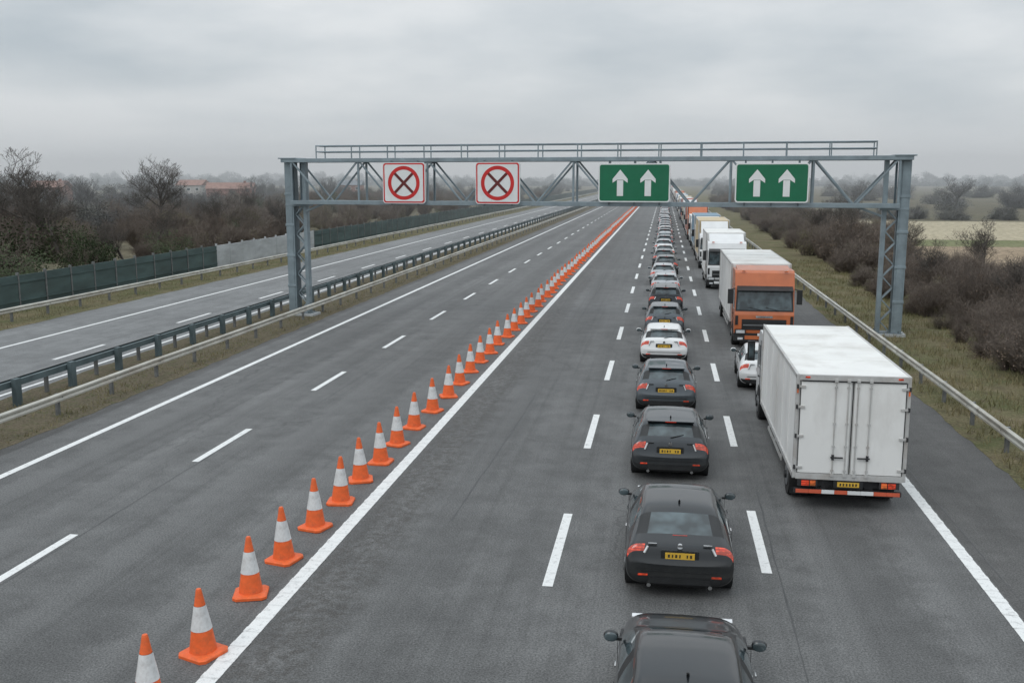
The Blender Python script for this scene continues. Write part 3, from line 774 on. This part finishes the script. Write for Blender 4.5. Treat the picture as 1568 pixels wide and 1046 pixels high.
for x,y,s in ((92,195,.95),(78,205,.85),(110,215,1.0),(64,230,.8),(-120,190,.8),(-100,230,.8),(128,230,1.0),(-160,210,.85),(-140,250,.85),(-90,260,.8),(-75,210,.65),(85,240,1.0),(100,205,.8),(45,240,.7),(-175,240,.95),(-200,260,.95),(-60,240,.6),(-85,160,.7),(-95,150,.75),(-110,165,.75),(-130,170,.8)):
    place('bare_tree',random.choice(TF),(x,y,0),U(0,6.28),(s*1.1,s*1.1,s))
def blades(name,specs):
    b=MB(); k=b.mi('blade'); rnd=random.Random(5)
    for (x0,x1,y0,y1,n,h) in specs:
        for i in range(n):
            y=y0+(y1-y0)*rnd.random()**1.5; x=rnd.uniform(x0,x1)
            if math.sin(x*3.1+y*.7)+math.sin(y*1.9-x)+rnd.uniform(-1,1)<-.3: continue
            a=rnd.uniform(0,6.28); w=.018; hh=h*rnd.uniform(.3,1.2); lx,ly=rnd.gauss(0,.35)*hh,rnd.gauss(0,.35)*hh
            o=len(b.v); b.v+=[(x-w*math.cos(a),y-w*math.sin(a),-.02),(x+w*math.cos(a),y+w*math.sin(a),-.02),(x+lx,y+ly,hh)]
            b.f.append((o,o+1,o+2)); b.m.append(k); b.sm.append(False)
    return b.obj(name)
blades('verge_grass_tufts',[(8.75,14.5,12,90,30000,.28),(-18.4,-17.65,16,110,4500,.13),(-20.4,-18.4,18,110,4500,.18),(-34.8,-31.6,30,120,7000,.22)])

def house(x,y,rz,w,d,h,wall,roof):
    b=MB(); b.box((0,0,h/2),(w,d,h),wall)
    rh=d*.30
    vs=[(-w/2-.3,-d/2-.4,h-.1),(w/2+.3,-d/2-.4,h-.1),(w/2+.3,d/2+.4,h-.1),(-w/2-.3,d/2+.4,h-.1),(-w/2-.3,0,h+rh),(w/2+.3,0,h+rh)]
    b.add(vs,[(0,1,5,4),(2,3,4,5),(0,4,3),(1,2,5),(0,3,2,1)],roof)
    b.box((w*.3,0,h+rh),(.7,.6,1.0),wall)
    n=max(2,int(w/3))
    for i in range(n):
        for z in (1.3,3.5):
            if z+.8<h: b.box((-w/2+w*(i+.5)/n,-d/2,z),(1.3,.1,1.1),'white'); b.box((-w/2+w*(i+.5)/n,-d/2-.06,z),(1.1,.04,.9),'glass')
    b.box((w*.1,-d/2-.03,1.05),(1,.1,2.1),'trim')
    b.obj('brick_house' if wall=='brick' else 'house',(x,y,0),rz)
house(-133,291,.25,14,6,4.2,'brick','tile'); house(-180,270,.1,10,6,4.8,'brick','tile'); house(-205,300,.3,9,6,4.8,'render','slate')
house(-165,330,-.1,10,6,5.0,'render','tile'); house(-235,310,.2,10,6,5.0,'brick','slate'); house(-120,370,.1,9,6,4.8,'brick','slate'); house(-225,270,.5,10,6,4.8,'brick','tile')

# ---------------------------------------------------------------- mist hanging over the far land
b=MB(); b.box((0,1050,22),(5200,1900,50),'ground')
mist=b.obj('mist')
mm_=bpy.data.materials.new('mist'); mm_.use_nodes=True; nt=mm_.node_tree; nt.nodes.remove(nt.nodes['Principled BSDF'])
vs_=nt.nodes.new('ShaderNodeVolumeScatter'); vs_.inputs['Density'].default_value=.0009; vs_.inputs['Color'].default_value=(.96,.99,1,1)
nt.links.new(vs_.outputs[0],nt.nodes['Material Output'].inputs['Volume'])
mist.data.materials[0]=mm_

# ---------------------------------------------------------------- world
w=bpy.data.worlds.new('World'); scene.world=w; w.use_nodes=True; nt=w.node_tree; bg=nt.nodes['Background']
sky=nt.nodes.new('ShaderNodeTexSky'); sky.sky_type='NISHITA'; sky.sun_disc=False
SE,SR=math.radians(48),math.radians(215)
sky.sun_elevation=SE; sky.sun_rotation=SR; sky.dust_density=3; sky.air_density=1.2
tc=nt.nodes.new('ShaderNodeTexCoord'); sx=nt.nodes.new('ShaderNodeSeparateXYZ'); L(nt,tc.outputs['Generated'],sx.inputs[0])
zz=mathn(nt,'ADD',mathn(nt,'MAXIMUM',sx.outputs['Z'],0.0),.20)
cx=nt.nodes.new('ShaderNodeCombineXYZ'); L(nt,mathn(nt,'DIVIDE',sx.outputs['X'],zz),cx.inputs[0]); L(nt,mathn(nt,'DIVIDE',sx.outputs['Y'],zz),cx.inputs[1]); cx.inputs[2].default_value=1.3
n1=noise(nt,cx.outputs[0],.8,6,.5)
cl=ramp(nt,n1,.38,.60,(5.6,6.3,6.85),(8.9,9.25,9.5))
elev=ramp(nt,sx.outputs['Z'],.0,.12,(.2,)*3)
cl=mixc(nt,elev,(8.2,8.65,8.95),cl)
zen=ramp(nt,sx.outputs['Z'],.25,.9,(1,1,1),(1.85,1.85,1.85))
L(nt,mixc(nt,.92,sky.outputs[0],mixc(nt,1,cl,zen,'MULTIPLY')),bg.inputs['Color']); bg.inputs['Strength'].default_value=.092
s=bpy.data.lights.new('sun','SUN'); s.energy=.65; s.angle=math.radians(30); s.color=(1,.97,.93)
so=bpy.data.objects.new('sun',s); COL.objects.link(so)
az=SR; d=Vector((math.sin(az)*math.cos(SE),math.cos(az)*math.cos(SE),math.sin(SE)))
so.rotation_euler=d.to_track_quat('Z','Y').to_euler()
# ---------------------------------------------------------------- camera
cam=bpy.data.cameras.new('camera'); co=bpy.data.objects.new('camera',cam); COL.objects.link(co)
co.location=(0,0,7.2); co.rotation_euler=(math.radians(90-9.43),0,math.radians(8.75)); cam.lens=34.44; cam.sensor_width=36; cam.clip_end=8000
scene.camera=co
scene.view_settings.view_transform='Standard'; scene.view_settings.look='None'; scene.view_settings.exposure=0
